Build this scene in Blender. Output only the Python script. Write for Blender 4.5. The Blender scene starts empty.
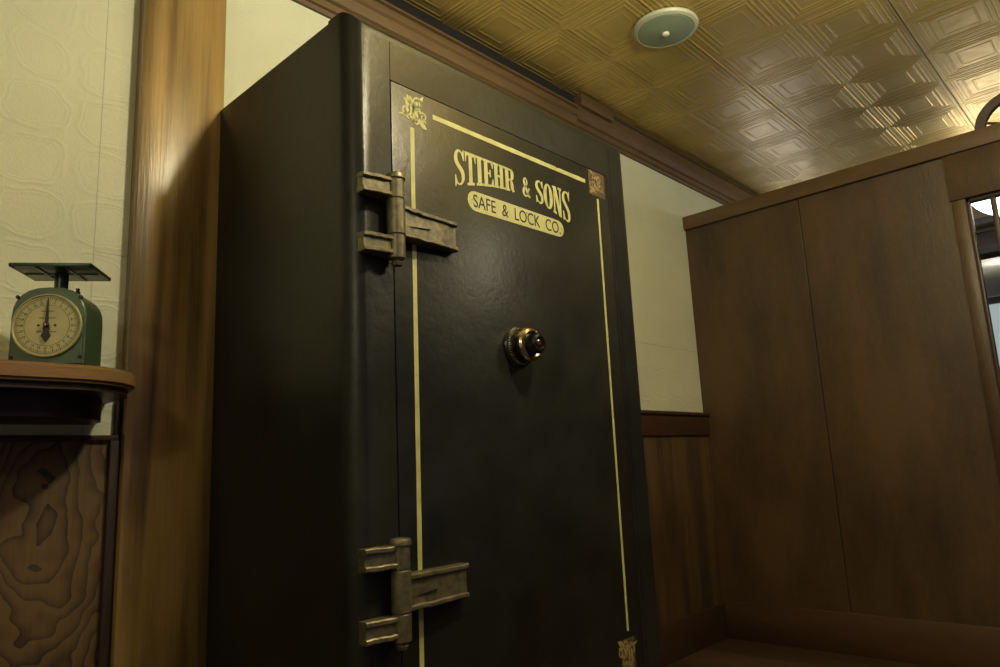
import bpy, bmesh, math, random
from mathutils import Vector, Matrix
random.seed(7)
S = bpy.context.scene; COL = S.collection; PI = math.pi
D = 1.729          # back wall plane
XP = 3.312         # partition face
ZC = 2.43          # ceiling
YF = 1.095         # safe front plane

# ------------------------------------------------------------ materials
def newmat(name):
    m = bpy.data.materials.new(name); m.use_nodes = True
    nt = m.node_tree; b = nt.nodes['Principled BSDF']
    return m, nt, b
def N(nt, t, **kw):
    n = nt.nodes.new(t)
    for k, v in kw.items():
        if hasattr(n, k): setattr(n, k, v)
    return n
def setin(n, **kw):
    for k, v in kw.items(): n.inputs[k.replace('_', ' ')].default_value = v
    return n
def coords(nt, scale=(1, 1, 1), rot=(0, 0, 0), loc=(0, 0, 0)):
    tc = N(nt, 'ShaderNodeTexCoord'); mp = N(nt, 'ShaderNodeMapping')
    mp.inputs['Scale'].default_value = scale; mp.inputs['Rotation'].default_value = rot
    mp.inputs['Location'].default_value = loc
    nt.links.new(tc.outputs['Object'], mp.inputs['Vector']); return mp.outputs['Vector']
def ramp(nt, fac, stops):
    r = N(nt, 'ShaderNodeValToRGB'); e = r.color_ramp.elements
    while len(e) < len(stops): e.new(0.5)
    for i, (p, c) in enumerate(stops):
        e[i].position = p; e[i].color = (*c, 1)
    nt.links.new(fac, r.inputs['Fac']); return r.outputs['Color']
def noise(nt, vec, scale, detail=4, rough=.55, dist=0):
    n = N(nt, 'ShaderNodeTexNoise'); setin(n, Scale=scale, Detail=detail, Roughness=rough, Distortion=dist)
    nt.links.new(vec, n.inputs['Vector']); return n.outputs['Fac']
def mathn(nt, op, a, b=None):
    n = N(nt, 'ShaderNodeMath', operation=op)
    for i, v in enumerate((a, b)):
        if v is None: continue
        if isinstance(v, (int, float)): n.inputs[i].default_value = v
        else: nt.links.new(v, n.inputs[i])
    return n.outputs[0]
def mix(nt, fac, a, b, mode='MIX'):
    n = N(nt, 'ShaderNodeMix', data_type='RGBA', blend_type=mode)
    for s, v in ((n.inputs[0], fac), (n.inputs[6], a), (n.inputs[7], b)):
        if isinstance(v, (int, float)): s.default_value = v
        elif isinstance(v, tuple): s.default_value = (*v, 1)
        else: nt.links.new(v, s)
    return n.outputs[2]
def bump(nt, b, h, dist=.002, strength=1.0):
    n = N(nt, 'ShaderNodeBump'); n.inputs['Distance'].default_value = dist; n.inputs['Strength'].default_value = strength
    nt.links.new(h, n.inputs['Height']); nt.links.new(n.outputs['Normal'], b.inputs['Normal'])
def plain(name, col, rough=.5, metal=0, bumpy=0, bs=80, var=0.15):
    m, nt, b = newmat(name); v = coords(nt)
    f = noise(nt, v, bs, 4)
    c0 = tuple(x*(1-var) for x in col); c1 = tuple(min(1, x*(1+var)) for x in col)
    nt.links.new(ramp(nt, f, [(.3, c0), (.7, c1)]), b.inputs['Base Color'])
    b.inputs['Roughness'].default_value = rough; b.inputs['Metallic'].default_value = metal
    if bumpy: bump(nt, b, f, bumpy)
    return m
def wood(name, light, dark, axis='Z', ring=9.0, dist=3.0, grain=1.0, rough=.4, blot=.35, loc=(0, 0, 0), knot=0.0, stretch=.10, contrast=1.0, coat=0.0):
    """streaky timber: long grain along axis, cathedral bands, fine pores, blotchy stain"""
    m, nt, b = newmat(name)
    st = {'X': (stretch, 1, 1), 'Y': (1, stretch, 1), 'Z': (1, 1, stretch)}[axis]
    v = coords(nt, st, (0, 0, 0), loc)
    n1 = N(nt, 'ShaderNodeTexNoise'); setin(n1, Scale=ring*.35, Detail=2.0, Roughness=.5, Distortion=knot)
    nt.links.new(v, n1.inputs['Vector'])
    band = mathn(nt, 'SINE', mathn(nt, 'MULTIPLY', n1.outputs['Fac'], dist*14))
    band = mathn(nt, 'MULTIPLY', mathn(nt, 'ADD', band, 1.0), .5)
    fine = noise(nt, v, 140*grain, 3, .6)
    v2 = coords(nt, tuple(1 if s == 1 else .35 for s in st), (0, 0, 0), loc)
    bl = noise(nt, v2, 4.5, 3, .6)
    t = mathn(nt, 'ADD', mathn(nt, 'MULTIPLY', band, .5*contrast), mathn(nt, 'MULTIPLY', fine, .5))
    t = mathn(nt, 'ADD', t, mathn(nt, 'MULTIPLY', mathn(nt, 'SUBTRACT', bl, .5), blot*2.2))
    nt.links.new(ramp(nt, t, [(.12, light), (.85, dark)]), b.inputs['Base Color'])
    rr = mathn(nt, 'ADD', mathn(nt, 'MULTIPLY', fine, .15), rough-.07)
    nt.links.new(rr, b.inputs['Roughness'])
    b.inputs['Coat Weight'].default_value = coat; b.inputs['Coat Roughness'].default_value = .25
    bump(nt, b, mathn(nt, 'ADD', fine, mathn(nt, 'MULTIPLY', band, .8)), .0007)
    return m
def plywood(name):
    m, nt, b = newmat(name); v = coords(nt)
    sx = N(nt, 'ShaderNodeSeparateXYZ'); nt.links.new(v, sx.inputs[0])
    nz = noise(nt, v, 7, 2, .5); nz2 = noise(nt, v, 26, 2, .5)
    dx = mathn(nt, 'MULTIPLY', mathn(nt, 'SUBTRACT', sx.outputs[0], .447), 1.25)
    dz = mathn(nt, 'MULTIPLY', mathn(nt, 'SUBTRACT', sx.outputs[2], .785), .52)
    d = mathn(nt, 'SQRT', mathn(nt, 'ADD', mathn(nt, 'MULTIPLY', dx, dx), mathn(nt, 'MULTIPLY', dz, dz)))
    d = mathn(nt, 'ADD', d, mathn(nt, 'MULTIPLY', nz, .17)); d = mathn(nt, 'ADD', d, mathn(nt, 'MULTIPLY', nz2, .014))
    band = mathn(nt, 'FRACT', mathn(nt, 'MULTIPLY', d, 38.0))
    sh = mathn(nt, 'POWER', band, 2.2)
    fine = noise(nt, coords(nt, (1, 1, .06)), 150, 3, .6); bl = noise(nt, v, 5, 3, .6)
    t = mathn(nt, 'ADD', mathn(nt, 'MULTIPLY', sh, .5), mathn(nt, 'MULTIPLY', fine, .35))
    t = mathn(nt, 'ADD', t, mathn(nt, 'MULTIPLY', mathn(nt, 'SUBTRACT', bl, .5), .8))
    nt.links.new(ramp(nt, t, [(.1, (.17, .105, .045)), (.72, (.034, .020, .012))]), b.inputs['Base Color'])
    b.inputs['Roughness'].default_value = .5
    bump(nt, b, mathn(nt, 'ADD', fine, sh), .0005)
    return m
def wallpaper(name):
    m, nt, b = newmat(name)
    v = coords(nt); sx = N(nt, 'ShaderNodeSeparateXYZ'); nt.links.new(v, sx.inputs[0])
    nn = N(nt, 'ShaderNodeTexNoise'); setin(nn, Scale=11.0, Detail=2.0); nt.links.new(v, nn.inputs['Vector'])
    off = mathn(nt, 'MULTIPLY', mathn(nt, 'SUBTRACT', nn.outputs['Fac'], .5), .055)
    def cell(src, p, o=0):
        f = mathn(nt, 'FRACT', mathn(nt, 'MULTIPLY', mathn(nt, 'ADD', mathn(nt, 'ADD', src, off), o), 1/p))
        return mathn(nt, 'ABSOLUTE', mathn(nt, 'SUBTRACT', f, .5))
    cx = cell(sx.outputs[0], .150); cz = cell(sx.outputs[2], .125)
    r = mathn(nt, 'POWER', mathn(nt, 'ADD', mathn(nt, 'POWER', cx, 3.0), mathn(nt, 'POWER', cz, 3.0)), 1/3)
    def ringline(rad, w):
        d = mathn(nt, 'ABSOLUTE', mathn(nt, 'SUBTRACT', r, rad))
        return mathn(nt, 'MAXIMUM', mathn(nt, 'SUBTRACT', 1.0, mathn(nt, 'MULTIPLY', d, 1/w)), 0.0)
    scr = noise(nt, v, 34, 3, .6, 1.5)
    scroll = mathn(nt, 'MAXIMUM', mathn(nt, 'SUBTRACT', 1.0, mathn(nt, 'MULTIPLY', mathn(nt, 'ABSOLUTE', mathn(nt, 'SUBTRACT', scr, .5)), 22.0)), 0.0)
    h = mathn(nt, 'ADD', ringline(.43, .05), mathn(nt, 'MULTIPLY', ringline(.36, .035), .6))
    h = mathn(nt, 'ADD', h, mathn(nt, 'MULTIPLY', scroll, .35))
    h = mathn(nt, 'ADD', h, mathn(nt, 'MULTIPLY', noise(nt, v, 90, 3), .35))
    def seam(src, pos, w):
        d = mathn(nt, 'ABSOLUTE', mathn(nt, 'SUBTRACT', src, pos))
        return mathn(nt, 'LESS_THAN', d, w)
    sm = mathn(nt, 'MAXIMUM', seam(sx.outputs[0], .508, .0009), mathn(nt, 'MULTIPLY', seam(sx.outputs[2], 1.372, .0009), mathn(nt, 'GREATER_THAN', sx.outputs[0], .508)))
    base = ramp(nt, noise(nt, v, 3, 4), [(.3, (.65, .67, .50)), (.7, (.72, .74, .56))])
    c = mix(nt, mathn(nt, 'MULTIPLY', sm, .4), base, (.16, .14, .09))
    nt.links.new(c, b.inputs['Base Color']); b.inputs['Roughness'].default_value = .55
    bump(nt, b, mathn(nt, 'SUBTRACT', h, mathn(nt, 'MULTIPLY', sm, 1.5)), .0009)
    return m
def glowmat(name, col, s):
    m, nt, b = newmat(name)
    b.inputs['Base Color'].default_value = (.8, .8, .8, 1)
    b.inputs['Emission Color'].default_value = (*col, 1); b.inputs['Emission Strength'].default_value = s
    return m
def safe_paint(name):
    m, nt, b = newmat(name); v = coords(nt)
    f = noise(nt, v, 6, 6, .65); g = noise(nt, v, 60, 4, .6)
    c = ramp(nt, f, [(.3, (.009, .010, .0095)), (.72, (.021, .023, .020))])
    sp = mathn(nt, 'GREATER_THAN', noise(nt, v, 170, 2, .5), .77)
    c = mix(nt, mathn(nt, 'MULTIPLY', sp, .35), c, (.16, .15, .10))
    nt.links.new(c, b.inputs['Base Color'])
    nt.links.new(mathn(nt, 'ADD', mathn(nt, 'MULTIPLY', f, .22), .24), b.inputs['Roughness'])
    b.inputs['Specular IOR Level'].default_value = .38
    bump(nt, b, mathn(nt, 'ADD', g, mathn(nt, 'MULTIPLY', f, 3.0)), .0006)
    return m
def gilt(name, c0, c1, wear=.30):
    m, nt, b = newmat(name); v = coords(nt)
    w = mathn(nt, 'LESS_THAN', noise(nt, v, 75, 5, .7), wear)
    c = mix(nt, w, ramp(nt, noise(nt, v, 30, 3), [(.3, c0), (.7, c1)]), (.05, .045, .025))
    nt.links.new(c, b.inputs['Base Color']); b.inputs['Roughness'].default_value = .45
    return m
def tinmat(name):
    m, nt, b = newmat(name); v = coords(nt)
    f = noise(nt, v, 2.2, 4, .6); g = noise(nt, v, 14, 3, .5)
    nt.links.new(ramp(nt, f, [(.25, (.44, .315, .095)), (.75, (.58, .43, .15))]), b.inputs['Base Color'])
    b.inputs['Metallic'].default_value = .55
    nt.links.new(mathn(nt, 'ADD', mathn(nt, 'MULTIPLY', g, .22), .30), b.inputs['Roughness'])
    bump(nt, b, g, .0025)
    return m
M = dict(
  paper=wallpaper('embossed_cream_wallpaper'),
  pine=wood('varnished_pine', (.45, .30, .11), (.115, .066, .022), 'Z', 26, 1.5, 1, .30, .28, knot=.2, stretch=.05, contrast=1.05, coat=.5),
  ply=plywood('plywood_panel'),
  shelf=wood('shelf_pine', (.33, .20, .080), (.19, .10, .038), 'X', 10, 1.0, 1, .35, .15, coat=.3),
  dark=wood('dark_stained_trim', (.060, .028, .018), (.022, .011, .008), 'X', 9, 1, 1, .4, .2),
  darkv=wood('board_shadow_dark', (.060, .028, .018), (.022, .011, .008), 'Z', 9, 1, 1, .65, .2),
  crown=wood('crown_moulding_wood', (.18, .108, .042), (.075, .042, .017), 'X', 12, 1, 1, .58, .3),
  part=wood('partition_plywood', (.088, .051, .022), (.026, .015, .010), 'Z', 5, 1.0, .8, .42, .7, (.7, .1, .4), stretch=.28, contrast=.4),
  cap=wood('partition_cap_wood', (.17, .105, .045), (.08, .045, .021), 'Y', 8, 1, 1, .4, .35),
  planks=wood('stained_wainscot', (.14, .088, .038), (.055, .032, .016), 'Z', 22, 1.3, 1, .45, .4, stretch=.07),
  rail=wood('stained_chair_rail', (.10, .050, .026), (.042, .020, .012), 'X', 12, 1, 1, .42, .35),
  base=wood('baseboard_wood', (.10, .055, .028), (.045, .023, .013), 'Y', 8, 1.2, 1, .42, .4),
  floor=wood('floor_boards', (.095, .058, .030), (.04, .024, .014), 'Y', 8, 1.2, 1, .4, .3),
  paint=safe_paint('black_safe_paint'),
  gap=plain('crown_gap_shadow', (.004, .004, .004), .9),
  steel=plain('worn_bronze_steel', (.185, .165, .110), .42, .6, .0006, 70, .35),
  steel2=plain('polished_pin_steel', (.16, .14, .09), .28, .9, 0, 40, .2),
  gold=gilt('worn_gilt_paint', (.44, .44, .185), (.56, .56, .26), .34),
  brown=gilt('faded_brown_transfer', (.085, .050, .026), (.12, .075, .04), .25),
  faded=gilt('faded_gilt', (.26, .20, .09), (.36, .28, .13), .38),
  ink=plain('black_ink', (.012, .012, .010), .5),
  chrome=plain('dial_chrome', (.50, .44, .27), .16, 1.0, 0, 30, .1),
  blackmetal=plain('black_dial_metal', (.018, .016, .014), .25, .3),
  tin=tinmat('pressed_tin'),
  seam=plain('tin_seam_shadow_gap', (.03, .022, .010), .6),
  opal=plain('frosted_cover', (.22, .27, .19), .45, 0, 0, 20, .05),
  cream=plain('cream_plastic', (.62, .64, .47), .4, 0, 0, 20, .05),
  green=plain('green_enamel', (.048, .088, .044), .33, 0, .0002, 120, .12),
  dgreen=plain('dark_green_enamel', (.018, .045, .026), .3, 0, 0, 60, .2),
  face=plain('aged_dial_paper', (.50, .46, .23), .5, 0, 0, 25, .08),
  fixture=plain('aged_white_plastic', (.36, .37, .26), .4, 0, 0, 20, .05),
  bezel=plain('painted_bezel', (.40, .37, .19), .4, .2, 0, 20, .05),
  pipe=plain('galvanised_pipe', (.62, .68, .62), .3, .35, 0, 12, .1),
  wheel=plain('old_dark_wood', (.045, .026, .016), .5, 0, .0005, 60, .3),
  beam=wood('roof_beam', (.20, .15, .09), (.10, .07, .04), 'Y', 8, 1, 1, .5),
  sash=plain('dark_sash', (.035, .024, .018), .4, 0, 0, 30, .2),
  lamp=glowmat('lamp_glass', (1, .93, .82), 4.5),
  sky=glowmat('daylight_pane', (.62, .80, .84), .20), glow_pane=glowmat('bluish_glow_pane', (.66, .70, 1.0), 2.6),
  brass=plain('pipe_brass', (.30, .22, .09), .3, .9),
)
def glassmat():
    m, nt, b = newmat('window_glass')
    b.inputs['Base Color'].default_value = (1, 1, 1, 1); b.inputs['Roughness'].default_value = .02
    b.inputs['Transmission Weight'].default_value = 1; b.inputs['IOR'].default_value = 1.12
    return m
M['glass'] = glassmat()

# ------------------------------------------------------------ mesh helpers
class MB:
    def __init__(s): s.bm = bmesh.new()
    def box(s, x0, x1, y0, y1, z0, z1, bev=0, seg=2, mi=0):
        b2 = bmesh.new(); bmesh.ops.create_cube(b2, size=1)
        for v in b2.verts:
            v.co = ((x0+x1)/2+v.co.x*(x1-x0), (y0+y1)/2+v.co.y*(y1-y0), (z0+z1)/2+v.co.z*(z1-z0))
        if bev: bmesh.ops.bevel(b2, geom=b2.edges[:], offset=bev, segments=seg, affect='EDGES', profile=.5)
        s.join(b2); return s
    def join(s, b2, mat=None):
        if mat is not None: bmesh.ops.transform(b2, matrix=mat, verts=b2.verts)
        me = bpy.data.meshes.new('tmp'); b2.to_mesh(me); b2.free(); s.bm.from_mesh(me); bpy.data.meshes.remove(me)
    def lathe(s, prof, c=(0, 0, 0), axis='Z', seg=48, closed=True):
        """prof: (radius, height) pairs, revolved about axis through c"""
        rings = []
        b = s.bm
        for r, h in prof:
            ring = []
            for i in range(seg):
                a = 2*PI*i/seg; p, q = r*math.cos(a), r*math.sin(a)
                co = {'Z': (p, q, h), 'Y': (p, h, q), 'X': (h, p, q)}[axis]
                ring.append(b.verts.new((c[0]+co[0], c[1]+co[1], c[2]+co[2])))
            rings.append(ring)
        fs = []
        for k in range(len(rings)-1):
            for i in range(seg):
                j = (i+1) % seg
                fs.append(b.faces.new((rings[k][i], rings[k][j], rings[k+1][j], rings[k+1][i])))
        if closed:
            fs.append(b.faces.new(rings[0])); fs.append(b.faces.new(rings[-1]))
        bmesh.ops.recalc_face_normals(b, faces=fs); return s
    def prism(s, pts, depth, mp):
        """pts 2-D polygon, extruded depth; mp(u, v, w) -> world"""
        b = s.bm; n = len(pts)
        A = [b.verts.new(mp(u, v, 0)) for u, v in pts]; B = [b.verts.new(mp(u, v, depth)) for u, v in pts]
        fs = [b.faces.new(A), b.faces.new(B[::-1])]
        for i in range(n):
            j = (i+1) % n; fs.append(b.faces.new((A[i], B[i], B[j], A[j])))
        bmesh.ops.recalc_face_normals(b, faces=fs); return s
    def ribbon(s, pts, ws, depth, mp):
        """a 2-D stroke with its own width at every point, given thickness"""
        L, R = [], []
        n = len(pts)
        for i in range(n):
            a = pts[max(i-1, 0)]; c = pts[min(i+1, n-1)]
            dx, dy = c[0]-a[0], c[1]-a[1]; l = math.hypot(dx, dy) or 1
            nx, ny = -dy/l, dx/l; w = (ws[i] if hasattr(ws, '__len__') else ws)/2
            L.append((pts[i][0]+nx*w, pts[i][1]+ny*w)); R.append((pts[i][0]-nx*w, pts[i][1]-ny*w))
        b = s.bm; fs = []
        vt = [[b.verts.new(mp(*p, d)) for p in row] for row in (L, R) for d in (0, depth)]
        L0, L1, R0, R1 = vt
        for i in range(n-1):
            fs += [b.faces.new((L0[i], L0[i+1], R0[i+1], R0[i])), b.faces.new((L1[i], R1[i], R1[i+1], L1[i+1])),
                   b.faces.new((L0[i], L1[i], L1[i+1], L0[i+1])), b.faces.new((R0[i], R0[i+1], R1[i+1], R1[i]))]
        for k in (0, n-1): fs.append(b.faces.new((L0[k], R0[k], R1[k], L1[k])))
        bmesh.ops.recalc_face_normals(b, faces=fs); return s
    def tube(s, pts, r, seg=10):
        b = s.bm; rings = []
        for i, p in enumerate(pts):
            p = Vector(p); t = (Vector(pts[min(i+1, len(pts)-1)])-Vector(pts[max(i-1, 0)])).normalized()
            u = t.orthogonal().normalized() if i == 0 else (u - t*u.dot(t)).normalized()
            w = t.cross(u)
            rings.append([b.verts.new(p+(u*math.cos(2*PI*k/seg)+w*math.sin(2*PI*k/seg))*r) for k in range(seg)])
        fs = []
        for a, c in zip(rings, rings[1:]):
            for k in range(seg): fs.append(b.faces.new((a[k], a[(k+1) % seg], c[(k+1) % seg], c[k])))
        fs += [b.faces.new(rings[0][::-1]), b.faces.new(rings[-1])]
        bmesh.ops.recalc_face_normals(b, faces=fs); return s
    def build(s, name, mat, parent=None, smooth=True, mtx=None):
        me = bpy.data.meshes.new(name)
        if mtx is not None: bmesh.ops.transform(s.bm, matrix=mtx, verts=s.bm.verts)
        s.bm.to_mesh(me); s.bm.free()
        for m in (mat if isinstance(mat, (list, tuple)) else [mat]): me.materials.append(m)
        if smooth:
            for p in me.polygons: p.use_smooth = True
            try: me.set_sharp_from_angle(angle=math.radians(32))
            except Exception: pass
        o = bpy.data.objects.new(name, me); COL.objects.link(o)
        if parent is not None: o.parent = parent
        return o
def box(name, mat, x0, x1, y0, y1, z0, z1, bev=0, parent=None):
    return MB().box(x0, x1, y0, y1, z0, z1, bev).build(name, mat, parent)
def tag(o, label=None, cat=None, group=None, kind=None):
    if label: o['label'] = label
    if cat: o['category'] = cat
    if group: o['group'] = group
    if kind: o['kind'] = kind
    return o
def thing(name, label, cat, loc=(0, 0, 0), rz=0, group=None):
    o = bpy.data.objects.new(name, None); COL.objects.link(o); o.location = loc; o.rotation_euler = (0, 0, rz)
    o.empty_display_size = .1
    return tag(o, label, cat, group)
def st(o, label=None): return tag(o, label, None, None, 'structure')

# ------------------------------------------------------------ setting
X0, X1, Y0 = -1.7, 7.2, -2.7
m = MB()
pw = .14
y = X0
k = 0
while y < X1:
    m.box(y+.0012, min(y+pw, X1)-.0012, Y0, D+.1, -.05, 0, .0015, 1); y += pw
m.box(X0, X1, Y0, D+.1, -.09, -.045)
st(m.build('floor', M['floor']), 'brown stained board floor')
st(box('wall_back', M['paper'], X0, X1, D, D+.10, 0, ZC+.02), 'cream embossed wallpaper wall behind the safe')
st(box('wall_left', M['paper'], X0-.1, X0, Y0, D+.1, 0, ZC+.02))
st(box('wall_right', M['part'], X1, X1+.1, Y0, D+.1, 0, ZC+.02), 'far wall beyond the partition')

# pressed tin ceiling: every tile is a set of nested square steps
def ceiling():
    m = MB(); b = m.bm
    px, py = .3135, .305; ox, oy = 1.935-12*px, 1.4345+py
    prof = [(0, .0005), (.003, -.001), (.006, .003), (.015, .003), (.018, -.002), (.021, .005), (.027, .005), (.030, .000), (.040, .000), (.043, .005), (.047, .005), (.050, .001),
            (.057, .001), (.060, .0055), (.064, .0055), (.067, .001), (.090, .001), (.093, .004), (.096, .004), (.099, .001)]
    nx = int((X1-ox)/px)+1; ny = int((oy-Y0)/py)+1
    for i in range(nx):
        for j in range(ny):
            cx = ox+(i+.5)*px; cy = oy-(j+.5)*py
            tilt = random.uniform(-.0004, .0004); tilt2 = random.uniform(-.0004, .0004)
            prev = None
            for d, h in prof:
                # square corners are chamfered a little on the inner rings
                hx, hy = px/2-d, py/2-d
                c = 0
                ring = []
                for sx, sy in ((-1, -1), (1, -1), (1, 1), (-1, 1)):
                    z = ZC-h*.35 + (tilt*sx*hx+tilt2*sy*hy)*4*(0 if d == 0 else 1)
                    ring.append(b.verts.new((cx+sx*hx, cy+sy*hy, z)))
                if prev:
                    for q in range(4): b.faces.new((prev[q], ring[q], ring[(q+1) % 4], prev[(q+1) % 4]))
                prev = ring
            b.faces.new(prev[::-1])
    # slab the tin sheets are nailed to
    m.box(X0-.1, X1+.1, Y0, D+.1, ZC+.004, ZC+.09)
    me_o = m.build('ceiling', M['tin'], smooth=False)
    st(me_o, 'pressed tin tile ceiling with bronze paint')
    # lapped sheet joints: a dark slit with a raised lip beside it
    t = MB(); 
    for q in range(-6, 8):
        yy = 1.13-.61*q
        if Y0 < yy < D and q: t.box(X0, X1, yy-.0015, yy+.0015, ZC-.0022, ZC-.0002)
    st(t.build('trim_8', M['seam']), 'dark joint lines between the tin sheets')
    t = MB()
    for q in range(-6, 8):
        yy = 1.13-.61*q
        if Y0 < yy < D: t.box(X0, X1, yy+.002, yy+.008, ZC-.0045, ZC-.0002, .0015, 1)
    st(t.build('trim_9', M['tin']), 'raised laps of the tin sheets')
ceiling()

# post board
st(MB().box(.579, .784, 1.686, D, 0, ZC, .003).build('trim_1', M['pine']), 'wide varnished pine board up the wall left of the safe')
# left wainscot
st(box('trim_2', M['ply'], X0, .557, 1.719, D, 0, .944), 'plywood wainscot panel with bold grain under the shelf')
st(box('trim_3', M['dark'], X0, .575, 1.708, D, .944, .956, .002), 'thin dark cap strip of the plywood wainscot')
m = MB(); m.box(.557, .5785, 1.705, D, 0, .944, .002); m.box(.569, .5785, 1.712, D, .956, 1.0365, .001)  # strip's dark colour carries the shadow beside the pine board
st(m.build('board_shadow_strip', M['darkv']), 'dark strip coloured as the pine board shadow beside the plywood panel')
# right wainscot : vertical boards
st(MB().box(.80, XP, 1.716, D, .14, .955, .001).build('trim_5', M['planks']), 'stained wood wainscot right of the safe')
m = MB(); m.box(.80, XP+.01, 1.702, D, .950, 1.048, .003); m.box(.80, XP+.018, 1.690, D, 1.044, 1.060, .004)
st(m.build('trim_6', M['rail']), 'chair rail on the board wainscot')
st(MB().box(.80, XP-.018, 1.708, D, 0, .158, .003).build('baseboard_back', M['rail']))
# crown: two pieces of different height
def crown(x0, x1, zt, zb, p, name, lab):
    pr = [(0, zb), (.010, zb), (.014, zb+.012), (.022, zb+.016), (.024, zb+.036), (.034, zb+.042), (.040, zb+.060), (p-.008, zb+.072),
          (p, zb+.080), (p, zt-.030), (p-.006, zt-.027), (p-.006, zt-.012), (p+.004, zt-.008), (p+.004, zt), (0, zt)]
    m = MB(); m.prism(pr, x1-x0, lambda u, v, w: (x0+w, D-u, v))
    return st(m.build(name, M['crown']), lab)
crown(X0, 2.360, 2.372, 2.250, .050, 'trim_7', 'crown moulding above the safe with a painted shadow strip over it')
st(box('crown_shadow_strip', M['gap'], X0, 2.360, D-.030, D, 2.360, 2.4285), 'black strip painted as the shadow between left crown and ceiling')  # solid black strip stands in for the shadow over the crown
crown(2.360, X1, 2.420, 2.284, .052, 'trim_10', 'higher crown moulding right of the safe')
m = MB(); m.box(2.362, 2.60, D-.072, D-.045, 2.372, 2.426, .002)
st(m.build('trim_11', M['crown']), 'short filler board end where the crown steps')

# partition
WY, WZ0, WZ1 = .486, .62, 1.822     # window opening: left edge y, z range; runs to y=-.35
WYE = -.36
XT = XP+.09
m = MB()
def panel(y0, y1, z0, z1): m.box(XP+.012, XT-.0, y0, y1, z0, z1)
panel(WY, D, 0, 2.03); panel(Y0, WYE, 0, 2.03); panel(WYE, WY, 0, WZ0); panel(WYE, WY, WZ1, 2.03)
def skin(y0, y1, z0, z1): m.box(XP, XP+.0125, y0, y1, z0, z1, .0018, 1)
skin(1.141, D, 0, 2.02); skin(WY, 1.1375, 0, 2.02)
skin(WYE, WY, 0, WZ0); skin(WYE, WY, WZ1, 2.02); skin(Y0, WYE-.003, 0, 2.02)
st(m.build('wall_partition', M['part']), 'dark stained plywood partition on the right')
m = MB()
m.box(XP-.020, XT+.02, Y0, D, 2.018, 2.090, .004)
st(m.build('trim_12', M['cap']), 'cap board along the top of the partition')
m = MB()
m.box(XP-.010, XP, WYE-.05, WY+.055, WZ1+.002, 2.018, .002)
st(m.build('trim_13', M['part']), 'header board over the partition window')
m = MB(); m.box(XP-.008, XP, WY+.002, WY+.050, WZ0, WZ1, .002); m.box(XP-.008, XP, WYE-.05, WYE-.002, WZ0, WZ1, .002)
m.box(XP-.014, XP, WYE-.05, WY+.05, WZ0-.05, WZ0-.001, .002)
st(m.build('trim_14', M['part']), 'side casings of the partition window')
m = MB(); m.box(XP-.018, XP, Y0, 1.708, 0, .168, .003)
st(m.build('baseboard_partition', M['base']), 'stained baseboard along the partition')
# window sash
m = MB()
m.box(XP+.006, XP+.040, WYE, WY, WZ1-.014, WZ1, .001)
m.box(XP+.006, XP+.040, WYE, WY, WZ0, WZ0+.03, .001)
m.box(XP+.006, XP+.040, WY-.010, WY, WZ0, WZ1, .001)
m.box(XP+.006, XP+.040, WYE, WYE+.012, WZ0, WZ1, .001)
m.box(XP+.010, XP+.036, .390, .408, WZ0, WZ1, .001)
for yy in (.20, .02, -.17): m.box(XP+.010, XP+.036, yy-.009, yy+.009, WZ0, WZ1, .001)
m.box(XP+.012, XP+.034, WYE, WY, 1.675, 1.683, .001)
w = m.build('window_1', M['sash']); st(w, 'dark divided window in the partition')
MB().box(XP+.021, XP+.024, WYE, WY, WZ0, WZ1).build('pane', M['glass'], w)
# unseen glowing window, added beyond the partition for a bluish ceiling reflection
w = MB()
for a, b_, c, d_ in ((4.12, 5.28, 1.18, 1.24), (4.12, 5.28, 2.04, 2.10)): w.box(a, b_, D-.03, D, c, d_, .003)
for a in (4.12, 4.67, 5.22): w.box(a, a+.06, D-.03, D, 1.24, 2.04, .003)
w = w.build('added_window', M['rail']); st(w, 'added glowing window, unseen behind the partition')
MB().box(4.18, 5.22, D-.006, D-.001, 1.24, 2.04).build('pane', M['glow_pane'], w)  # glowing pane of the added window, for the bluish ceiling reflection
w = MB()
w.box(X1-.04, X1, .0, 1.25, 2.00, 2.07, .003)
w.box(X1-.04, X1, 1.20, 1.27, .9, 2.00, .003); w.box(X1-.04, X1, .0, .07, .9, 2.0, .003); w.box(X1-.04, X1, .0, 1.25, .84, .9, .003)
w = w.build('window_3', M['rail']); st(w, 'pale blue window on the far wall')
MB().box(X1-.008, X1-.002, .07, 1.20, .9, 2.0).build('pane', M['sky'], w)
m = MB()
for xx in (5.3, 6.2): m.box(xx, xx+.16, Y0, D, 2.26, 2.425, .004)
for q, o in enumerate([m.build('trim_15', M['beam'])]): st(o, 'roof beams beyond the partition')

# ------------------------------------------------------------ THE SAFE
safe = thing('safe', 'tall black antique safe with gilt lettering and bronze hinges against the wall', 'safe', (1.267, 1.4, 0))
def P(o):            # parent while keeping world coordinates
    o.parent = safe; o.matrix_parent_inverse = Matrix.Translation(safe.location).inverted(); return o
SX0, SX1, SZ0, SZ1, SYB = .770, 1.770, .10, 1.796, 1.690
DX0, DX1, DZ0, DZ1 = .868, 1.652, .315, 1.661
def solid(bmh, name):
    me = bpy.data.meshes.new(name); bmh.to_mesh(me); bmh.free(); o = bpy.data.objects.new(name, me); COL.objects.link(o); return o
b = bmesh.new(); bmesh.ops.create_cube(b, size=1)
for v in b.verts: v.co = ((SX0+SX1)/2+v.co.x*(SX1-SX0), (YF+SYB)/2+v.co.y*(SYB-YF), (SZ0+SZ1)/2+v.co.z*(SZ1-SZ0))
es = [e for e in b.edges if all(abs(v.co.y-YF) < 1e-4 for v in e.verts)]
bmesh.ops.bevel(b, geom=es, offset=.047, segments=14, affect='EDGES', profile=.5)
body = solid(b, 'body')
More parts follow.
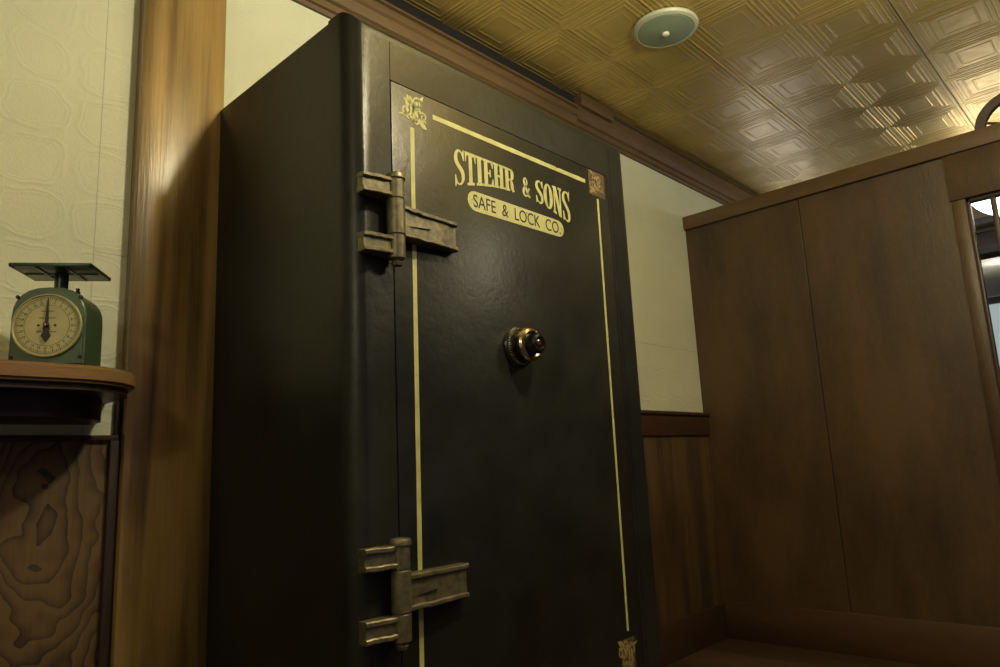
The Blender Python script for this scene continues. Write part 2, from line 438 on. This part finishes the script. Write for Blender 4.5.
# the side plates step in behind the rounded front frame
def cutter(x0, x1, y0, y1, z0, z1):
    q = bmesh.new(); bmesh.ops.create_cube(q, size=1)
    for v in q.verts: v.co = ((x0+x1)/2+v.co.x*(x1-x0), (y0+y1)/2+v.co.y*(y1-y0), (z0+z1)/2+v.co.z*(z1-z0))
    return solid(q, 'cut')
G = .0022
cuts = [cutter(DX0-G, DX1+G, 1.0, YF+.03, DZ0-G, DZ1+G),
        cutter(.8665, .8682, 1.0, YF+.003, DZ1, 1.752), cutter(1.6705, 1.6722, 1.0, YF+.003, .16, 1.752),
        cutter(.6, SX0+.005, 1.178, 2, 0, 3), cutter(SX1-.0035, 2, 1.178, 2, 0, 3)]
for c in cuts:
    md = body.modifiers.new('b', 'BOOLEAN'); md.operation = 'DIFFERENCE'; md.solver = 'EXACT'; md.object = c
dg = bpy.context.evaluated_depsgraph_get(); dg.update()
me = bpy.data.meshes.new_from_object(body.evaluated_get(dg)); body.modifiers.clear(); body.data = me
for c in cuts: bpy.data.objects.remove(c)
me.materials.clear(); me.materials.append(M['paint'])
for p in me.polygons: p.use_smooth = True
me.set_sharp_from_angle(angle=math.radians(30))
P(body)
door = MB().box(DX0, DX1, YF-.0015, YF+.028, DZ0, DZ1, .0022, 2).build('door', M['paint']); P(door)
YD = YF-.0015       # door face
for sx in (SX0+.12, SX1-.12):
    for sy in (YF+.10, SYB-.10):
        P(MB().lathe([(.02, -.03), (.048, -.028), (.05, -.02), (.05, .02), (.048, .028), (.02, .03)], (sx, sy, .05), 'X', 28).build('wheel', M['steel']))
        P(MB().box(sx-.04, sx+.04, sy-.02, sy+.02, .052, .104, .004).build('wheel_bracket', M['steel']))
def onface(u, v, w): return (u, YD-w, v)
# gilt lines
DEP = .0005
def sub(mb, name, mat, label=None):
    o = mb.build(name, mat, door, smooth=False)
    if label: o['label'] = label
    return o
for (u0, v0, u1, v1, w) in ((.9230, 1.572, .9125, .400, .0112), (.983, 1.617, 1.545, 1.617, .0115), (1.599, 1.578, 1.589, .425, .0085), (.983, .338, 1.515, .338, .009)):
    n = 30
    pts = [(u0+(u1-u0)*i/n, v0+(v1-v0)*i/n) for i in range(n+1)]
    sub(MB().ribbon(pts, [w*(1+random.uniform(-.06, .06)) for _ in pts], DEP, onface), 'gilt_line', M['gold'])
# corner scrolls
def spiral(cx, cy, r0, r1, a0, turns, w0, w1, n=40):
    pts, ws = [], []
    for i in range(n+1):
        t = i/n; r = r0+(r1-r0)*t; a = a0+turns*2*PI*t
        pts.append((cx+r*math.cos(a), cy+r*math.sin(a))); ws.append(w0+(w1-w0)*t)
    return pts, ws
def leaf(x0, y0, x1, y1, w, n=10, bend=.15):
    pts, ws = [], []
    dx, dy = x1-x0, y1-y0
    for i in range(n+1):
        t = i/n; s = math.sin(PI*t)*bend
        pts.append((x0+dx*t-dy*s, y0+dy*t+dx*s)); ws.append(max(.0006, w*math.sin(PI*min(1, t*.9+.1))**.8))
    return pts, ws
def ornament(cx, cz, sx, sz, s, mat, patch=None, label=None):
    k = s/100
    def mp(u, v, w): return onface(cx+sx*(u-50)*k, cz+sz*(v-50)*k, w+.0003)
    m = MB()
    items = [spiral(62, 72, 22, 5, -2.4, 1.35, 6, 3), spiral(24, 38, 19, 5, 1.0, -1.35, 6, 3), spiral(84, 36, 13, 3.5, 2.6, -1.2, 5, 3),
             spiral(60, 16, 12, 3.5, 1.9, 1.2, 5, 3),
             leaf(76, 58, 88, 99, 11), leaf(70, 26, 98, 2, 16, bend=-.1), leaf(76, 24, 96, 20, 9), leaf(34, 14, -6, 16, 8, bend=-.2),
             leaf(46, 62, 28, 86, 13), leaf(42, 62, 18, 74, 11), leaf(48, 68, 38, 86, 10), leaf(38, 52, 20, 62, 8),
             leaf(40, 58, 66, 24, 15, bend=.08), leaf(34, 26, 52, 4, 8), leaf(60, 46, 78, 48, 8), leaf(48, 50, 44, 20, 8)]
    for p, w in items: m.ribbon(p, w, DEP, mp)
    m.lathe([(5*k, -.0003), (5*k, -.0009)], (cx+sx*12*k, YD, cz+sz*20*k), 'Y', 12)
    m.lathe([(5.5*k, -.0003), (5.5*k, -.0009)], (cx-sx*22*k, YD, cz-sz*10*k), 'Y', 12)
    o = sub(m, 'corner_scroll', mat, label)
    if patch:
        sub(MB().box(cx+patch[0], cx+patch[1], YD-.00028, YD+.001, cz+patch[2], cz+patch[3]), 'faded_patch', M['brown'], 'faded brown patch under scroll')
ornament(.928, 1.617, 1, 1, .078, M['gold'])
ornament(1.597, 1.625, -1, 1, .070, M['faded'], (-.036, .040, -.040, .034), 'faded brown scroll')
ornament(1.580, .368, -1, -1, .082, M['faded'], (-.026, .034, -.050, .040), 'faded brown scroll')
ornament(.924, .350, 1, -1, .078, M['gold'])

# lettering: condensed slab serif capitals, flat on top and arched below
ZT = 1.565
def zb(x): return 1.470+.037*(1-((x-1.256)/.212)**2)
def glyph(ch):
    P_, R_ = [], []       # polygons and strokes in a 0..1 box, stem .32 wide
    st_ = .30
    def rect(a, b_, c, d_): P_.append([(a, c), (b_, c), (b_, d_), (a, d_)])
    def brk(x0, x1, y, up):   # slab with bracketed ends
        h = .085*up; P_.append([(x0, y), (x1, y), (x1, y+h), (x0, y+h)])
    if ch == 'T':
        rect(.34, .66, 0, 1); brk(.16, .84, 0, 1); rect(0, 1, .90, 1); P_.append([(0, .90), (.16, .90), (.05, .70), (0, .70)]); P_.append([(1, .90), (.84, .90), (.95, .70), (1, .70)])
    if ch == 'I':
        rect(.22, .78, 0, 1); brk(0, 1, 0, 1); brk(0, 1, 1, -1)
    if ch == 'E':
        rect(.12, .46, 0, 1); rect(0, .96, 0, .085); rect(0, .94, .915, 1); rect(.4, .72, .47, .54)
        P_.append([(.66, .36), (.74, .36), (.74, .65), (.66, .65), (.60, .54), (.60, .47)])
        P_.append([(1, 0), (1, .30), (.92, .30), (.78, .085), (.78, 0)]); P_.append([(.98, 1), (.98, .72), (.90, .72), (.78, .915), (.78, 1)])
    if ch == 'H':
        rect(.10, .40, 0, 1); rect(.60, .90, 0, 1); rect(.38, .62, .46, .54)
        for a, b_ in ((0, .47), (.53, 1)): brk(a, b_, 0, 1); brk(a, b_, 1, -1)
    if ch == 'N':
        rect(.10, .24, 0, 1); rect(.76, .90, 0, 1); P_.append([(.08, 1), (.42, 1), (.92, 0), (.62, 0)])
        brk(0, .36, 0, 1); brk(0, .36, 1, -1); brk(.62, 1, 1, -1)
    if ch == 'R':
        rect(.10, .42, 0, 1); brk(0, .52, 0, 1); brk(0, .5, 1, -1)
        pts = [(.40, .955), (.60, .955), (.76, .90), (.80, .76), (.76, .60), (.60, .52), (.40, .505)]
        R_.append((pts, [.09, .10, .20, .26, .20, .10, .08]))
        R_.append(([(.52, .51), (.68, .44), (.74, .30), (.76, .14), (.84, .05), (.97, .07)], [.10, .18, .24, .24, .16, .06]))
    if ch == 'O':
        pts, w = [], []
        for i in range(25):
            a = 2*PI*i/24; pts.append((.5+.36*math.cos(a), .5+.455*math.sin(a))); w.append(.10+.20*abs(math.cos(a))**1.4)
        R_.append((pts, w))
    if ch == 'S':
        pts = [(.84, .74), (.76, .88), (.56, .95), (.36, .93), (.20, .83), (.20, .68), (.36, .57), (.60, .46), (.78, .35), (.80, .18), (.66, .07), (.46, .045), (.26, .10), (.16, .25)]
        R_.append((pts, [.05, .08, .10, .14, .22, .27, .27, .27, .26, .22, .14, .10, .08, .05]))
        P_.append([(.84, .70), (.94, .70), (.94, 1), (.86, 1), (.76, .90)]); P_.append([(.06, 0), (.14, 0), (.24, .10), (.16, .30), (.06, .30)])
    if ch == '&':
        pts = [(.98, .42), (.86, .48), (.80, .34), (.66, .14), (.46, .05), (.24, .10), (.17, .26), (.30, .44), (.52, .58), (.64, .74), (.56, .90), (.44, .94), (.32, .88), (.28, .74), (.40, .55), (.58, .34), (.76, .14), (.92, .05), (1.0, .12)]
        R_.append((pts, [.03, .10, .09, .10, .14, .20, .24, .18, .12, .14, .11, .10, .16, .20, .22, .24, .20, .12, .04]))
    return P_, R_
def dense(poly):
    out = []
    for i, p in enumerate(poly):
        q = poly[(i+1) % len(poly)]
        out.append(p)
    return out
def split_islands(o, name):
    b = bmesh.new(); b.from_mesh(o.data); b.verts.ensure_lookup_table(); seen = {}; isl = []
    for v in b.verts:
        if v.index in seen: continue
        stack = [v]; cur = []; seen[v.index] = 1
        while stack:
            q = stack.pop(); cur.append(q.index)
            for e in q.link_edges:
                w = e.other_vert(q)
                if w.index not in seen: seen[w.index] = 1; stack.append(w)
        isl.append(set(cur))
    for g in isl:
        c = b.copy(); c.verts.ensure_lookup_table()
        bmesh.ops.delete(c, geom=[v for v in c.verts if v.index not in g], context='VERTS')
        me = bpy.data.meshes.new(name); c.to_mesh(me); c.free(); me.materials.append(o.data.materials[0])
        n = bpy.data.objects.new(name, me); COL.objects.link(n); n.parent = o.parent
    b.free(); bpy.data.objects.remove(o)
def put(word, x, ws, gap=.002):
    for ch, w in zip(word, ws):
        P_, R_ = glyph(ch); m = MB()
        sc = .90 if ch == '&' else 1
        def mp(u, v, d, x=x, w=w):
            X = x+u*w; b0 = zb(X); return onface(X, b0+v*(ZT-b0)*sc, d)
        for kk, p in enumerate(P_): m.prism(p, DEP, lambda u, v, d, kk=kk: mp(u, v, d*(1+.22*kk)))
        for p, wd in R_: 
            # width given relative to box width; ribbon runs in scaled space
            asp = (ZT-zb(x+w/2))/w
            pts = [(a, b_*asp) for a, b_ in p]
            def mp2(u, v, d, x=x, w=w, asp=asp):
                X = x+u*w; b0 = zb(X); return onface(X, b0+v/asp*(ZT-b0)*sc, d*.9)
            # smooth the stroke (Catmull-Rom)
            fine, fw = [], []
            for i in range(len(pts)-1):
                p0 = pts[max(i-1, 0)]; p1 = pts[i]; p2 = pts[i+1]; p3 = pts[min(i+2, len(pts)-1)]
                for s_ in range(4):
                    t = s_/4
                    fine.append(tuple(.5*((2*p1[c])+(-p0[c]+p2[c])*t+(2*p0[c]-5*p1[c]+4*p2[c]-p3[c])*t*t+(-p0[c]+3*p1[c]-3*p2[c]+p3[c])*t**3) for c in (0, 1)))
                    fw.append(wd[i]+(wd[i+1]-wd[i])*t)
            fine.append(pts[-1]); fw.append(wd[-1])
            m.ribbon(fine, [q*1.22 for q in fw], DEP, mp2)
        sub(m, 'gilt_letter', M['gold']); x += w+gap
put('STIEHR', 1.043, [.034, .034, .022, .034, .037, .036], .0012)
put('&', 1.274, [.030])
put('SONS', 1.325, [.032, .034, .037, .034], .0016)
# banner
m = MB(); pts = []
bx0, bx1, bz = 1.082, 1.432, 1.450
def banner(t, s):
    return 0
for i in range(9):
    a = PI/2+PI*i/8; pts.append((bx0+.024+.024*math.cos(a), bz+.024*math.sin(a)))
for i in range(9):
    a = -PI/2+PI*i/8; pts.append((bx1-.022+.022*math.cos(a), bz+.022*math.sin(a)))
m.prism(pts, DEP, onface)
sub(m, 'banner', M['gold'], 'gilt pill-shaped banner')
def textmesh(body_, size, cx, cz, width, name, mat, parent, face, sy=1.0):
    cu = bpy.data.curves.new('t', 'FONT'); cu.body = body_; cu.size = size; cu.extrude = .0003
    cu.align_x = 'CENTER'; cu.align_y = 'CENTER'
    o = bpy.data.objects.new('t', cu); COL.objects.link(o)
    d = bpy.context.evaluated_depsgraph_get(); d.update()
    me = bpy.data.meshes.new_from_object(o.evaluated_get(d)); bpy.data.objects.remove(o)
    xs = [v.co.x for v in me.vertices]; ys = [v.co.y for v in me.vertices]
    mx, my = (min(xs)+max(xs))/2, (min(ys)+max(ys))/2; k = width/(max(xs)-min(xs)) if width > 0 else -width/(max(ys)-min(ys))
    for v in me.vertices: v.co = face(cx+(v.co.x-mx)*k, cz+(v.co.y-my)*k*sy, v.co.z)
    me.materials.clear(); me.materials.append(mat)
    q = bpy.data.objects.new(name, me); COL.objects.link(q); q.parent = parent; return q
bl = textmesh('SAFE  &  LOCK  CO.', .04, (bx0+bx1)/2+.002, bz+.001, .318, 'banner_lettering', M['ink'], door, lambda u, v, w: (u, YD-DEP-.0003-w, v), 1.22)
split_islands(bl, 'banner_letter')

# hinges
def hinge(zc, hx=0):
    hb = P(MB().lathe([(.010, -.098), (.012, -.092), (.009, -.088), (.017, -.084), (.0175, -.080), (.0175, -.0385), (.016, -.037), (.016, -.036), (.0185, -.034),
                     (.0185, .036), (.016, .038), (.016, .039), (.0175, .041), (.0175, .080), (.0205, .082), (.0205, .088), (.018, .093), (.008, .095)],
                    (.856+hx, 1.070, zc-.002), 'Z', 32).build('hinge', M['steel']))
    hb['label'] = 'bronze strap hinge'
    def arm(x0, x1, y0, y1, z0, z1, nm, rag=0):
        # cast channel: plate with a raised flange along top and bottom, open at the outer end
        m = MB()
        def pl(a0, a1, za, zbb, f0, f1):   # slab from the face out to y=f, sloping from x0 to x1
            v = []
            n = 12
            rows = []
            for i in range(n+1):
                t = i/n; X = a0+(a1-a0)*t; Yq = f0+(f1-f0)*t + rag*random.uniform(-.0012, .0012)
                r = rag*random.uniform(-.0012, .0012)
                rows.append([m.bm.verts.new(c) for c in ((X, YD+.0005, za), (X, YD+.0005, zbb), (X, Yq+.002, zbb+r), (X, Yq, zbb-.002+r), (X, Yq, za+.002+r), (X, Yq+.002, za+r))])
            fs = []
            for r0, r1 in zip(rows, rows[1:]):
                for q in range(6): fs.append(m.bm.faces.new((r0[q], r0[(q+1) % 6], r1[(q+1) % 6], r1[q])))
            fs += [m.bm.faces.new(rows[0][::-1]), m.bm.faces.new(rows[-1])]
            bmesh.ops.recalc_face_normals(m.bm, faces=fs)
        h = z1-z0; fl = .0095
        pl(x0, x1, z0, z0+fl, y0, y1); pl(x0, x1, z1-fl, z1, y0, y1)
        x0 += .0012; x1 -= .0012
        wo = .0065 if nm == 'leaf' else .0055
        pl(x0, x1, z0+.003, z1-.003, y0+wo, y1+wo)
        if nm == 'leaf':
            # pointed rib at the barrel end of the recess
            m.prism([(x0, z0+h*.5-.010), (x0, z0+h*.5+.012), (x0+.03, z0+h*.5+.007), (x0+.075, z0+h*.5-.002), (x0+.03, z0+h*.5-.006)], .007, lambda u, v, w: (u, y0+.012-w+.001, v))
        o = m.build('hinge_arm', M['steel'], hb); o.matrix_parent_inverse = Matrix.Identity(4); return o
    arm(.779+hx, .846+hx, 1.070, 1.060, zc+.040, zc+.080, 'l', .6); arm(.779+hx, .846+hx, 1.070, 1.060, zc-.080, zc-.042, 'l', .6)
    arm(.868+hx, 1.026+hx, 1.058, 1.070, zc-.038, zc+.026, 'leaf', 1)
hinge(1.347); hinge(.636, -.006)

# combination dial
dc = (1.228, YD, 1.121)
dial = P(MB().lathe([(.050, 0), (.050, -.004), (.047, -.008), (.0435, -.009), (.041, -.012), (.038, -.018), (.0375, -.026), (.038, -.029)], dc, 'Y', 56).build('combination_dial', M['blackmetal']))
dial['label'] = 'black combination dial with polished ring'
def dsub(mb, n, mt, lab=None):
    o = mb.build(n, mt, dial)
    if lab: o['label'] = lab
m = MB().lathe([(.038, -.029), (.0405, -.033), (.0405, -.040), (.037, -.045), (.031, -.047), (.024, -.044)], dc, 'Y', 56)
dsub(m, 'dial_ring', M['chrome'], 'polished brass-coloured ring')
m = MB().lathe([(.024, -.042), (.0235, -.056), (.0225, -.064), (.020, -.068), (.015, -.069), (.014, -.064), (.0135, -.064)], dc, 'Y', 40)
for i in range(30):
    a = 2*PI*i/30; m.box(dc[0]+.0238*math.cos(a)-.0008, dc[0]+.0238*math.cos(a)+.0008, YD-.064, YD-.050, dc[2]+.0238*math.sin(a)-.0008, dc[2]+.0238*math.sin(a)+.0008)
dsub(m, 'knob', M['blackmetal'], 'black knurled knob')
m = MB()
for i in range(50):
    a = 2*PI*i/50; ln = .006 if i % 5 else .009; r0 = .0435
    m.ribbon([(r0*math.cos(a), r0*math.sin(a)), ((r0-ln*.35)*math.cos(a), (r0-ln*.35)*math.sin(a))], .0007, .0004, lambda u, v, w: (dc[0]+u, YD-.0092-w-(.0435-math.hypot(u, v))*2.2, dc[2]+v))
dsub(m, 'dial_mark', M['cream'])
m = MB().lathe([(.0075, -.061), (.0075, -.066), (.005, -.067), (.003, -.067)], dc, 'Y', 24)
dsub(m, 'knob_centre', M['chrome'], 'small polished centre')

# ------------------------------------------------------------ shelf and kitchen scale
def shelf_outline(xe, yf, r, x0=X0+.01):
    pts = [(x0, D-.001), (x0, yf)]
    for i in range(13):
        a = -PI/2+PI/2*i/12; pts.append((xe-r+r*math.cos(a), yf+r+r*math.sin(a)))
    pts.append((xe, D-.001)); return pts
shelf = thing('wall_shelf', 'rounded-end pine shelf with dark underside on the wallpaper left of the pine board', 'shelf', (0, D, 1.07))
def shp(o): o.parent = shelf; o.matrix_parent_inverse = Matrix.Translation(shelf.location).inverted(); return o
m = MB(); m.prism(shelf_outline(.557, 1.450, .150), .033, lambda u, v, w: (u, v, 1.070-w))
bmesh.ops.bevel(m.bm, geom=[e for e in m.bm.edges if abs(e.verts[0].co.z-e.verts[1].co.z) < 1e-5 and len(e.link_faces) == 2 and e.calc_face_angle(0) > 1], offset=.006, segments=3, affect='EDGES')
shp(m.build('shelf_board', M['shelf']))
m = MB(); m.prism(shelf_outline(.545, 1.465, .140), .012, lambda u, v, w: (u, v, 1.0365-w))
shp(m.build('moulding', M['dark']))
m = MB(); m.prism(shelf_outline(.520, 1.53, .150), .045, lambda u, v, w: (u, v, 1.024-w))
shp(m.build('apron', M['dark']))

A = math.radians(-36)
sc = thing('kitchen_scale', 'green enamel kitchen scale with round cream dial on the rounded shelf', 'scale', (.398, 1.536, 1.0702), A)
# local frame: x right along face, y to the back, front face at y=-.046
W2, H = .064, .150; dp = .046
prof = [(-W2, 0), (-W2, H-.058)]
for i in range(1, 12):
    a = PI-PI*i/12; prof.append((W2*math.copysign(abs(math.cos(a))**.75, math.cos(a)), H-.058+.058*math.sin(a)**.85))
prof += [(W2, H-.058), (W2, 0)]
m = MB(); m.prism(prof, 2*dp, lambda u, v, w: (u, -dp+w, v))
bmesh.ops.bevel(m.bm, geom=[e for e in m.bm.edges if len(e.link_faces) == 2 and e.calc_face_angle(0) > 1.0], offset=.004, segments=3, affect='EDGES')
housing = m.build('housing', M['green'], sc)
fc = (0, -dp, .075)
m = MB().lathe([(.0595, 0), (.0600, -.003), (.0600, -.0055), (.0592, -.0065), (.0575, -.0068), (.0568, -.006), (.0568, -.004)], fc, 'Y', 56, closed=False)
m.build('dial_bezel', M['bezel'], sc)
face = MB().lathe([(.0575, -.001), (.0575, -.0045)], fc, 'Y', 56).build('dial_face', M['face'], sc)
m = MB()
fm = lambda u, v, w: (u, -dp-.0046-w, .075+v)
for i in range(96):
    a = 2*PI*i/96; r1 = .0525; r0 = .049 if i % 4 else .0465
    m.ribbon([(r0*math.sin(a), r0*math.cos(a)), (r1*math.sin(a), r1*math.cos(a))], .0007 if i % 4 else .0011, .0002, fm)
pts = [(.0535*math.sin(2*PI*i/64), .0535*math.cos(2*PI*i/64)) for i in range(65)]; m.ribbon(pts, .0006, .0002, fm)
pts = [(.0385*math.sin(2*PI*i/64), .0385*math.cos(2*PI*i/64)) for i in range(65)]; m.ribbon(pts, .0005, .0002, fm)
for v, w in ((.027, .022), (.014, .028), (-.012, .034)): m.ribbon([(-w/2, v), (w/2, v)], .0011, .0002, fm)
for sx in (-1, 1): m.lathe([(.0024, -.0046), (.0024, -.0049)], (sx*.014, -dp, .075), 'Y', 12)
m.build('dial_marking', M['ink'], face)
for i in range(24):
    a = 2*PI*(i)/24
    textmesh(str(i), .008, .0430*math.sin(a), .0430*math.cos(a), -.0042, 'numeral', M['ink'], face, fm)
m = MB()
pf = lambda u, v, w: (u, -dp-.0062-w, .075+v)
m.prism([(-.0009, .050), (.0009, .050), (.0030, .004), (.0062, -.006), (.0044, -.012), (.0085, -.020), (0, -.033), (-.0085, -.020), (-.0044, -.012), (-.0062, -.006), (-.0030, .004)], .0008, pf)
m.lathe([(.0045, 0), (.0045, -.010), (.003, -.011)], fc, 'Y', 20)
m.build('pointer', M['ink'], sc)
MB().lathe([(.0022, 0), (.0022, -.003), (.0012, -.0035)], (0, -dp-.009, .075), 'Y', 12).build('pointer_pin', M['chrome'], sc)
for sx, sz in ((-.054, .130), (.054, .130), (-.058, .016), (.058, .016)):
    MB().lathe([(.0035, .0005), (.0035, -.002), (.002, -.003)], (sx, -dp, sz), 'Y', 14).build('screw', M['blackmetal'], sc)
MB().lathe([(.012, .144), (.012, .188)], (.0, 0, 0), 'Z', 24).build('stem', M['dgreen'], sc)
m = MB(); m.lathe([(.005, .140), (.005, .150), (.0035, .152), (.0035, .158)], (.030, .0, 0), 'Z', 16); m.build('adjusting_screw', M['blackmetal'], sc)
m = MB()
pw2, pd = .071, .055
m.box(-pw2+.006, pw2-.006, -pd+.006, pd-.006, .1875, .1905, .001)
for a_, b_, c_, d_ in ((-pw2, pw2, -pd, -pd+.009), (-pw2, pw2, pd-.009, pd), (-pw2, -pw2+.009, -pd, pd), (pw2-.009, pw2, -pd, pd)): m.box(a_, b_, c_, d_, .1875, .1945, .0015)
for q in (-.026, .026): m.box(q-.002, q+.002, -pd+.006, pd-.006, .1855, .1880)
m.box(-pw2+.006, pw2-.006, -.002, .002, .1855, .1880)
m.build('weighing_platform', M['dgreen'], sc)

# ------------------------------------------------------------ ceiling fixture
cl = thing('ceiling_light', 'round flat cream ceiling light with small white centre knob, unlit, on the tin ceiling', 'ceiling light', (2.212, 1.155, ZC-.003))
MB().lathe([(.102, .000), (.119, -.002), (.121, -.007), (.117, -.015), (.106, -.020), (.101, -.018)], (0, 0, 0), 'Z', 64).build('rim', M['fixture'], cl)
MB().lathe([(.101, -.016), (.099, -.0195), (.050, -.026), (.014, -.0285), (.010, -.0285)], (0, 0, 0), 'Z', 64).build('diffuser', M['opal'], cl)
MB().lathe([(.013, -.027), (.014, -.032), (.009, -.037), (.003, -.038)], (0, 0, 0), 'Z', 24).build('knob', M['cream'], cl)

# ------------------------------------------------------------ beyond the partition
pl = thing('pendant_lamp', 'lit white bowl pendant lamp seen through the partition window', 'lamp', (4.5, .462, 2.43))
m = MB(); pr = []
for i in range(13):
    a = PI/2*i/12; pr.append((max(.002, .20*math.sin(a)), -.21-.19*math.cos(a)))
pr += [(.195, -.205), (.06, -.17), (.05, -.15)]
m.lathe(pr, (0, 0, 0), 'Z', 48).build('lamp_shade', M['lamp'], pl)
MB().lathe([(.055, -.155), (.055, -.13), (.012, -.12), (.012, -.02), (.05, -.015), (.05, -.002)], (0, 0, 0), 'Z', 24).build('stem', M['brass'], pl)
m = MB(); m.lathe([(.105, -1.6), (.105, 1.6)], (4.62, .1, 1.735), 'Y', 40)
for q in (-1.2, -.3, 1.5): m.lathe([(.112, -.02), (.112, .02)], (4.62, q, 1.745), 'Y', 40)
for q in (-1.2, 1.5): m.box(4.61, 4.63, q-.01, q+.01, 1.83, ZC+.01)
tag(m.build('duct', M['pipe']), 'silver round duct seen through the partition window', 'duct')
wh = thing('wagon_wheel', 'dark wooden wheel above the partition cap, only its rim and spokes showing', 'wheel', (XT+.0165, .285, 2.112))
m = MB(); m.lathe([(.108, -.016), (.142, -.016), (.145, -.012), (.145, .012), (.142, .016), (.108, .016), (.108, -.016)], (0, 0, 0), 'X', 48, closed=False); m.build('rim', M['wheel'], wh)
MB().lathe([(.022, -.016), (.026, -.014), (.026, .02), (.022, .026)], (0, 0, 0), 'X', 20).build('hub', M['wheel'], wh)
MB().tube([(-.03, 0, 0), (.03, 0, 0)], .009, 14).build('axle', M['steel'], wh)
for i in range(8):
    a = 2*PI*i/8+.35; MB().tube([(0, .02*math.cos(a), .02*math.sin(a)), (0, .114*math.cos(a), .114*math.sin(a))], .0055).build('spoke', M['wheel'], wh)

# ------------------------------------------------------------ lights
def light(name, kind, loc, energy, col, size=.1, rot=None, sy=None):
    l = bpy.data.lights.new(name, kind); l.energy = energy; l.color = col
    if kind == 'POINT': l.shadow_soft_size = size
    if kind == 'SPOT': l.shadow_soft_size = size
    if kind == 'AREA':
        l.size = size
        if sy: l.shape = 'RECTANGLE'; l.size_y = sy
    o = bpy.data.objects.new(name, l); COL.objects.link(o); o.location = loc
    if rot: o.rotation_euler = rot
    return o
WARM = (.98, .91, .64)
light('key_lamp', 'POINT', (1.06, .20, 2.28), 26, WARM, .05)
light('room_fill', 'POINT', (-1.2, -.1, 1.9), 9, WARM, .10)  # added fill light, out of view, lifts the pine board from the left
light('hall_fill', 'POINT', (2.4, -.45, 2.16), 11, WARM, .12)  # added fill light, out of view, for right wall and upper partition
light('ceiling_fill', 'AREA', (1.6, .15, 2.0), 15, WARM, .35, (PI, 0, 0))  # added upward light, out of view, brightens ceiling and upper walls
w = bpy.data.worlds.new('world'); S.world = w; w.use_nodes = True
w.node_tree.nodes['Background'].inputs['Color'].default_value = (.55, .45, .8, 1)
w.node_tree.nodes['Background'].inputs['Strength'].default_value = .05

# ------------------------------------------------------------ camera
cam = bpy.data.cameras.new('camera'); co = bpy.data.objects.new('camera', cam); COL.objects.link(co)
cam.sensor_width = 36; cam.lens = 712*36/1000; cam.clip_start = .01
R = Matrix(((.68876021, -.72348996, -.04660092), (-.10056076, -.15899474, .9821447), (-.71798113, -.67177596, -.18226395))).transposed()
co.matrix_world = Matrix.Translation((0, 0, .85)) @ R.to_4x4()
S.camera = co
S.view_settings.view_transform = 'Standard'; S.view_settings.look = 'None'; S.view_settings.gamma = 1
S.view_settings.use_curve_mapping = False; S.view_settings.exposure = .88
